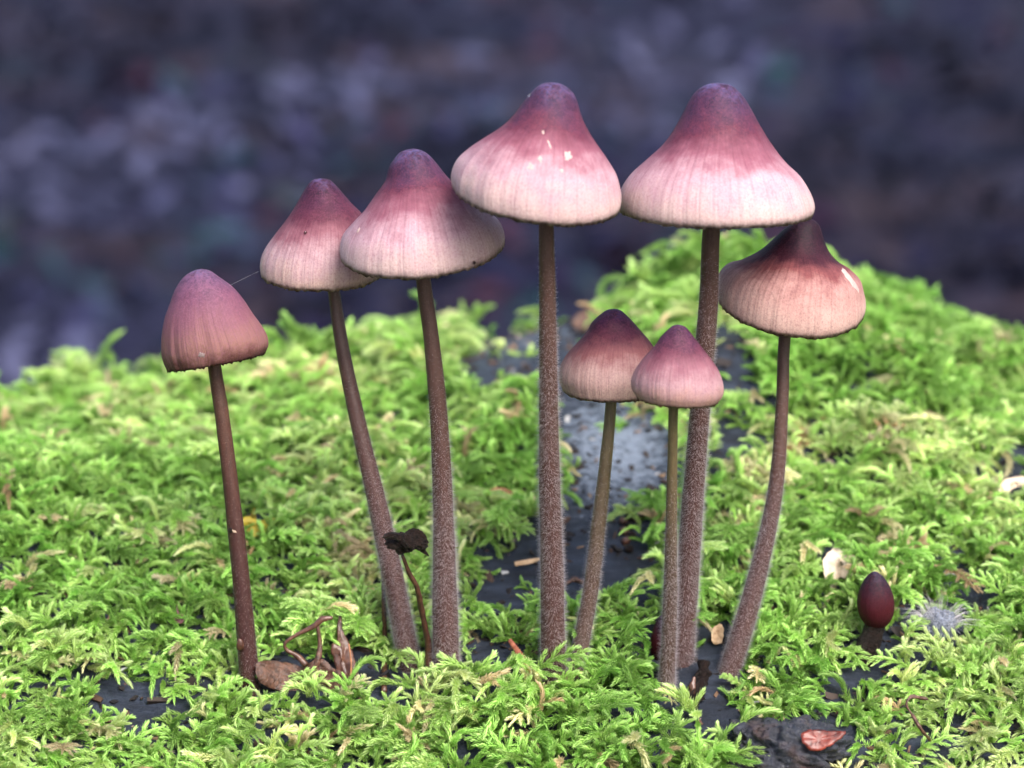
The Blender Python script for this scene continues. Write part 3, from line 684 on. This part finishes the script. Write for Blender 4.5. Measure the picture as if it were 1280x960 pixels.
# dew
m = Mat('dew_water'); m.set((1, 1, 1, 1), .02, .5, Transmission_Weight=1.0, IOR=1.33); M_dew = m.m
for r_, x, y, s_, txt in ((M2, 382, 291, .00028, 'tiny dew drop on the cap of the left-leaning rosy mushroom'), (M4, 662, 119, .00022, 'tiny dew drop near the apex of the scarred cap'), (M3, 592, 328, .0003, 'tiny dew drop hanging at the rim of the wide tilted cap')):
    h, n = on_cap(r_[0]['label'], x, y); o = lump('dew_drop', h+n*s_*.5, s_, s_, s_, M_dew, 3, .02, None, 1, 14, 10); tag(o, txt, 'dew drop')

# crumbs of bark and leaf on the bare wood and between the shoots
m = Mat('bark_crumb'); m.set(m.ramp(m.attr('hue').outputs['Fac'], [(0, (.006, .006, .009)), (.35, (.020, .014, .012)), (.6, (.075, .040, .025)), (.8, (.20, .13, .08)), (1, (.30, .30, .30))]), .7, .3); M_crumb = m.m
V = []; F = []; H = []
for i in range(9000):
    x = random.uniform(-.17, .17); y = random.uniform(-.06, .24)
    z = float(hz(x, y)); L_ = random.uniform(.0003, .0011)*(2 if random.random() < .08 else 1)
    M = Matrix.Translation((x, y, z+L_*.12)) @ Matrix.Rotation(random.uniform(0, 6.28), 4, 'Z') @ Matrix.Rotation(random.gauss(0, .5), 4, 'X') @ Matrix.Rotation(random.gauss(0, .5), 4, 'Y')
    b = len(V); a_ = random.uniform(.25, .8)
    V += [M @ Vector((sx*L_*random.uniform(.6, 1.2), sy*L_*a_*random.uniform(.5, 1.2), sz*L_*.22*random.uniform(.4, 1.3))) for sz in (-1, 1) for sx, sy in ((-1, -1), (1, -1), (1, 1), (-1, 1))]
    F += [(b+3, b+2, b+1, b), (b+4, b+5, b+6, b+7)]+[(b+k, b+(k+1) % 4, b+4+(k+1) % 4, b+4+k) for k in range(4)]
    H += [min(1, abs(random.gauss(0, .45)))]*8
o = obj('bark_crumbs', V, F, M_crumb, origin=(0, 0, 0), attrs={'hue': H}, smooth=False, kind='stuff')
tag(o, 'tiny dark and tan bark crumbs strewn over the bare wood', 'crumbs')

# ------------------------------------------------------------------ moss
m = Mat('moss_leaf')
lt = m.attr('lt').outputs['Fac']; st = m.attr('st').outputs['Fac']; ti = m.attr('tint', 'INSTANCER').outputs['Fac']; br = m.attr('bright', 'INSTANCER').outputs['Fac']
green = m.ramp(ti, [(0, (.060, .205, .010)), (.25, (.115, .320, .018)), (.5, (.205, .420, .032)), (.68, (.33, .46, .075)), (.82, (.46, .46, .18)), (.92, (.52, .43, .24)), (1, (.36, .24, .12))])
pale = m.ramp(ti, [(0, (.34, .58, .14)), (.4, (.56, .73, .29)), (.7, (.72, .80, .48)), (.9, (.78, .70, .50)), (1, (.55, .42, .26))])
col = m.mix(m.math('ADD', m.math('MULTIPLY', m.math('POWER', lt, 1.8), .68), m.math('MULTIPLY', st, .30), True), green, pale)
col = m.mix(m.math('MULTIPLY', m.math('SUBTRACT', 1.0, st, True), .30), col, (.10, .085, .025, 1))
nd = m.n('ShaderNodeHueSaturation'); m.l(col, nd.inputs['Color']); m.l(br, nd.inputs['Value']); nd.inputs['Saturation'].default_value = 1.0; col = nd.outputs[0]
m.set(col, .42, .4)
translucent(m, col, .42)
M_moss = m.m
def leafy(V, F, LT, ST, pts, n, LL, LW, st0=0.0, st1=1.0, spread=(.95, .35), r_=random):
    cl = catmull(pts, 24); fr = frames(cl); ga = 2.39996; a = r_.uniform(0, 6.28)
    for i in range(n):
        s_ = i/(n-1); u = s_*23; k = min(int(u), 22); f = u-k; p = fr[k][0].lerp(fr[k+1][0], f); t = fr[k][1]
        a += ga+r_.gauss(0, .15); d = fr[k][2]*math.cos(a)+fr[k][3]*math.sin(a)
        sp = (spread[0]+(spread[1]-spread[0])*s_)*r_.uniform(.8, 1.2)
        ax = (t*math.cos(sp)+d*math.sin(sp)).normalized(); nrm = (d-ax*d.dot(ax)).normalized(); sd = ax.cross(nrm)
        sz = (min(1, .55+s_*2.2)*(1 if s_ < .75 else 1-.55*(s_-.75)/.25))*r_.uniform(.8, 1.2); L_ = LL*sz; W_ = LW*sz
        tip = p+ax*L_+(t*.55-d*.35)*(L_*.28); mid = p+ax*(L_*.42)+nrm*(W_*.06); b = len(V)
        V += [p, p+ax*(L_*.36)+sd*W_*.5+nrm*(W_*.22), p+ax*(L_*.36)-sd*W_*.5+nrm*(W_*.22), mid, tip]
        F += [(b, b+3, b+1), (b, b+2, b+3), (b+1, b+3, b+4), (b+3, b+2, b+4)]
        sv = st0+(st1-st0)*s_; LT += [0, .45, .45, .35, 1]; ST += [sv]*5
def arch(L, up, droop, bend, r_):
    """centre line of a shoot: leaves the ground, arches over and droops"""
    pts = []; th = up; x = y = z = 0.0; yaw = 0
    for i in range(7):
        pts.append((x, y, z)); s_ = L/6
        x += math.cos(th)*math.cos(yaw)*s_; y += math.cos(th)*math.sin(yaw)*s_; z += math.sin(th)*s_; th -= droop/6*r_.uniform(.6, 1.4); yaw += bend/6*r_.uniform(.4, 1.6)
    return pts
variants = []
def make_variant(kind, seed):
    r_ = random.Random(seed); V = []; F = []; LT = []; ST = []; mm = .001
    if kind == 'catkin':
        L = r_.uniform(8.5, 13)*mm; leafy(V, F, LT, ST, arch(L, r_.uniform(.7, 1.2), r_.uniform(1.2, 2.7), r_.gauss(0, .9), r_), int(L/mm*11), 1.5*mm, .42*mm, .05, 1, (1.0, .58), r_)
        if r_.random() < .6:
            pts = arch(L, .9, 1.4, .3, r_); q = Vector(pts[2]); pp = [Vector(x)*.55 for x in arch(L, r_.uniform(.3, .9), 1.2, r_.choice((-1, 1))*1.2, r_)]
            leafy(V, F, LT, ST, [q+x for x in pp], int(L/mm*7), 1.35*mm, .38*mm, .2, 1, (1.0, .58), r_)
    elif kind == 'feather':
        L = r_.uniform(10, 15)*mm; pts = arch(L, r_.uniform(.5, .9), r_.uniform(.8, 1.5), r_.gauss(0, .5), r_); leafy(V, F, LT, ST, pts, int(L/mm*12), 1.2*mm, .36*mm, .1, 1, (.85, .45), r_)
        cl = catmull(pts, 24); fr = frames(cl)
        for i in range(r_.randint(6, 8)):
            k = int(3+i*2.4); sgn = 1 if i % 2 else -1
            if k > 21: break
            p, t, u_, v_ = fr[k]; side = Vector((0, 0, 1)).cross(t).normalized()*sgn; bl_ = L*(.40-.26*(k/24))*r_.uniform(.75, 1.25)
            q = [p, p+(t*.6+side*.75)*bl_*.5+Vector((0, 0, bl_*.06)), p+(t*.95+side*1.1)*bl_*.8-Vector((0, 0, bl_*r_.uniform(0, .25)))]
            leafy(V, F, LT, ST, q, int(bl_/mm*11)+5, 1.1*mm, .32*mm, .3, 1, (1.0, .55), r_)
    elif kind == 'tuft':
        for i in range(r_.randint(4, 6)):
            L = r_.uniform(4.5, 8)*mm; a = r_.uniform(0, 6.28); base = [Vector(x) for x in arch(L, r_.uniform(.8, 1.4), r_.uniform(.3, 1.3), r_.gauss(0, .6), r_)]
            Rz = Matrix.Rotation(a, 3, 'Z'); off = Vector((r_.gauss(0, .8)*mm, r_.gauss(0, .8)*mm, 0))
            leafy(V, F, LT, ST, [Rz @ x+off for x in base], int(L/mm*12), 1.3*mm, .38*mm, .1, 1, (.95, .5), r_)
    else:                        # low, flat under-storey
        for i in range(3):
            L = r_.uniform(5, 8)*mm; base = [Vector(x) for x in arch(L, r_.uniform(.2, .6), r_.uniform(.2, .7), r_.gauss(0, .9), r_)]; Rz = Matrix.Rotation(r_.uniform(0, 6.28), 3, 'Z')
            leafy(V, F, LT, ST, [Rz @ x for x in base], int(L/mm*9), 1.3*mm, .45*mm, 0, .6, (1.0, .5), r_)
    o = bpy.data.objects.new('moss_shoot_shape', mesh('moss_shoot_shape', V, F, M_moss, {'lt': LT, 'st': ST})); variants.append(o)
KINDS = ['catkin']*12+['feather']*4+['tuft']*5+['low']*4
for i, k in enumerate(KINDS): make_variant(k, 100+i)

def inpoly(px, py, poly):
    ins = np.zeros(px.shape, bool); n = len(poly)
    for i in range(n):
        x0, y0 = poly[i]; x1, y1 = poly[(i+1) % n]
        c = ((y0 > py) != (y1 > py)); ins ^= c & (px < (x1-x0)*(py-y0)/((y1-y0) or 1e-9)+x0)
    return ins
BARE = [
 [(568, 470), (590, 395), (690, 365), (765, 372), (760, 440), (722, 462), (712, 525), (680, 500), (640, 482)],
 [(690, 470), (745, 470), (800, 500), (790, 515), (740, 512), (690, 520)],
 [(880, 405), (945, 415), (955, 455), (925, 490), (880, 480)],
 [(880, 530), (935, 520), (950, 565), (930, 590), (885, 580)],
 [(695, 545), (760, 520), (850, 525), (860, 600), (800, 625), (770, 650), (800, 690), (835, 705), (810, 745), (730, 755), (650, 755), (560, 745), (580, 712), (640, 690), (680, 640), (700, 620)],
 [(120, 862), (150, 850), (195, 848), (225, 872), (205, 888), (130, 886)],
 [(440, 830), (470, 815), (515, 830), (510, 875), (455, 872)],
 [(585, 815), (625, 800), (680, 830), (670, 862), (600, 856)],
 [(770, 790), (830, 772), (838, 815), (790, 812)],
 [(868, 790), (905, 815), (935, 845), (925, 880), (910, 915), (890, 885), (862, 880)],
 [(905, 915), (955, 905), (1010, 910), (1065, 920), (1060, 965), (905, 975)],
 [(1058, 800), (1075, 790), (1122, 790), (1125, 832), (1060, 834)],
 [(1150, 700), (1190, 690), (1260, 720), (1250, 758), (1200, 745)],
 [(1130, 905), (1190, 895), (1215, 925), (1150, 945)],
 [(770, 650), (800, 640), (805, 700), (778, 705)],
 [(318, 820), (440, 820), (456, 860), (330, 858)], [(1140, 775), (1200, 775), (1200, 812), (1140, 812)], [(636, 800), (645, 800), (672, 840), (655, 842)], [(1003, 905), (1058, 905), (1058, 930), (1003, 930)],
 [(1030, 690), (1072, 690), (1068, 720), (1030, 725)], [(1248, 600), (1280, 598), (1280, 612), (1248, 618)], [(285, 650), (340, 648), (338, 664), (285, 664)], [(885, 780), (915, 780), (915, 808), (885, 808)],
]
HEAP = [(490, 880), (560, 868), (640, 872), (700, 876), (760, 862), (850, 866), (900, 900), (905, 990), (490, 1000)]
def moss_points():
    pts = []
    def cand(n, x0, x1, y0, y1):
        x = rng.uniform(x0, x1, n); y = rng.uniform(y0, y1, n); return x, y
    x1, y1 = cand(27000, -.165, .165, -.055, .245)
    x2, y2 = cand(52000, -.36, .36, -.185, .30)
    x = np.r_[x1, x2]; y = np.r_[y1, y2]; inner = np.r_[np.ones(len(x1), bool), np.zeros(len(x2), bool)]
    z = hz(x, y); p = np.stack([x, y, z], 1); px, py = pix(p)
    fade = sstep(.36, .27, np.abs(x+.04*fbm(x*12, y*12, 70, 3)))*sstep(-.185, -.12, y+.05*fbm(x*14, y*14, 71, 3))
    keep = inner | (~((np.abs(x) < .165) & (y > -.055) & (y < .245)) & (rng.random(len(x)) < fade))
    jx = px+26*fbm(x*220, y*220, 40, 2)*2; jy = py+16*fbm(x*220+9, y*220, 41, 2)*2
    bare = np.zeros(len(x), bool)
    for b in BARE:
        for dy in (0, 12, 24): bare |= inpoly(jx, jy-dy, b)
    # a few stragglers stay on the bare wood
    keep &= ~(bare & (rng.random(len(x)) > .012))
    # thin far side of the crest is hidden, thin patches by noise
    thin = fbm(x*45, y*45, 50, 3); keep &= ~((thin < -.22) & (rng.random(len(x)) < .6))
    for b, r in STEMS:
        d = np.hypot(x-b.x, y-b.y); keep &= d > r+.0006
    for (bx, by, rr) in ((1090, 815, .0045), (1172, 806, .0052)):
        h = hit(bx, by)[0]; keep &= np.hypot(x-h.x, (y-h.y)*.8) > rr
        keep &= ~((np.abs(x-h.x) < rr*.8) & (y < h.y) & (y > h.y-.009))
    idx = np.nonzero(keep)[0]
    return x[idx], y[idx], z[idx], px[idx], py[idx]
mx, my, mz, mpx, mpy = moss_points()
n = len(mx); e = .0015
nx = -(hz(mx+e, my)-hz(mx-e, my))/(2*e); ny = -(hz(mx, my+e)-hz(mx, my-e))/(2*e)
low_ids = [i for i, k in enumerate(KINDS) if k == 'low']; top_ids = [i for i, k in enumerate(KINDS) if k != 'low']
tn = fbm(mx*38, my*38, 60, 3); tn2 = fbm(mx*150, my*150, 63, 2); hn = fbm(mx*55, my*55, 66, 3)
heap = inpoly(mpx, mpy, HEAP)
co_ = []; ro_ = []; sc_ = []; va_ = []; ti_ = []; br_ = []
for i in range(n):
    N_ = Vector((nx[i]*.6, ny[i]*.6, 1)).normalized(); under = random.random() < .40
    lift = max(0, .0016+(.014+.012*float(sstep(.08, .15, my[i])))*hn[i])+(.0024 if heap[i] else 0)
    yaw = random.gauss(-math.pi/2, 1.25) if random.random() < .6 else random.uniform(-math.pi, math.pi)
    M = N_.to_track_quat('Z', 'Y').to_matrix() @ Matrix.Rotation(yaw, 3, 'Z') @ Matrix.Rotation(random.gauss(0, .22), 3, 'Y') @ Matrix.Rotation(random.gauss(0, .2), 3, 'X')
    s_ = random.uniform(.52, .98)
    t_ = .315+tn[i]*1.15+tn2[i]*.5+random.gauss(0, .13)
    if random.random() < .06: t_ = random.uniform(.78, 1.0)
    bval = random.uniform(.82, 1.56)+.3*tn2[i]
    if under:
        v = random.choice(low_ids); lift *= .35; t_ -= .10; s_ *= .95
    else: v = random.choice(top_ids)
    if heap[i] and not under: s_ *= 1.15
    if not under and my[i] > .13 and random.random() < .10: s_ *= 1.35; lift += .0025
    near = min((math.hypot(mx[i]-b.x, (my[i]-b.y)) if my[i] < b.y+.002 else 1) for b, r in STEMS)
    if near < .007: s_ *= .62; lift *= .4
    co_.append((mx[i], my[i], mz[i]+lift-.0006)); ro_.append(tuple(M.to_euler())); sc_.append(s_); va_.append(v); ti_.append(min(1, max(0, t_))); br_.append(bval)
me = bpy.data.meshes.new('moss'); me.from_pydata(co_, [], [])
me.attributes.new('rot', 'FLOAT_VECTOR', 'POINT').data.foreach_set('vector', np.array(ro_, np.float32).ravel())
for k, v in (('scl', sc_), ('tint', ti_), ('bright', br_)): me.attributes.new(k, 'FLOAT', 'POINT').data.foreach_set('value', np.array(v, np.float32))
me.attributes.new('var', 'INT', 'POINT').data.foreach_set('value', np.array(va_, np.int32))
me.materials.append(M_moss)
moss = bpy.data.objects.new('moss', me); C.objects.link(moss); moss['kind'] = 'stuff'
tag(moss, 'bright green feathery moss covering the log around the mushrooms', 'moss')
ng = bpy.data.node_groups.new('moss_shoots', 'GeometryNodeTree')
ng.interface.new_socket('Geometry', in_out='INPUT', socket_type='NodeSocketGeometry'); ng.interface.new_socket('Geometry', in_out='OUTPUT', socket_type='NodeSocketGeometry')
gi = ng.nodes.new('NodeGroupInput'); go = ng.nodes.new('NodeGroupOutput'); iop = ng.nodes.new('GeometryNodeInstanceOnPoints'); jn = ng.nodes.new('GeometryNodeJoinGeometry')
for o in reversed(variants):
    oi = ng.nodes.new('GeometryNodeObjectInfo'); oi.inputs['Object'].default_value = o; oi.inputs['As Instance'].default_value = True
    ng.links.new(oi.outputs['Geometry'], jn.inputs[0])
def gattr(name, typ):
    a = ng.nodes.new('GeometryNodeInputNamedAttribute'); a.data_type = typ; a.inputs['Name'].default_value = name; return a.outputs['Attribute']
ng.links.new(gi.outputs[0], iop.inputs['Points']); ng.links.new(jn.outputs[0], iop.inputs['Instance'])
iop.inputs['Pick Instance'].default_value = True
ng.links.new(gattr('var', 'INT'), iop.inputs['Instance Index']); ng.links.new(gattr('rot', 'FLOAT_VECTOR'), iop.inputs['Rotation']); ng.links.new(gattr('scl', 'FLOAT'), iop.inputs['Scale'])
ng.links.new(iop.outputs[0], go.inputs[0])
md = moss.modifiers.new('moss_shoots', 'NODES'); md.node_group = ng
for o in bpy.data.objects:
    for k in ('_o', '_cap'):
        if k in o: del o[k]
print('moss shoots', n)
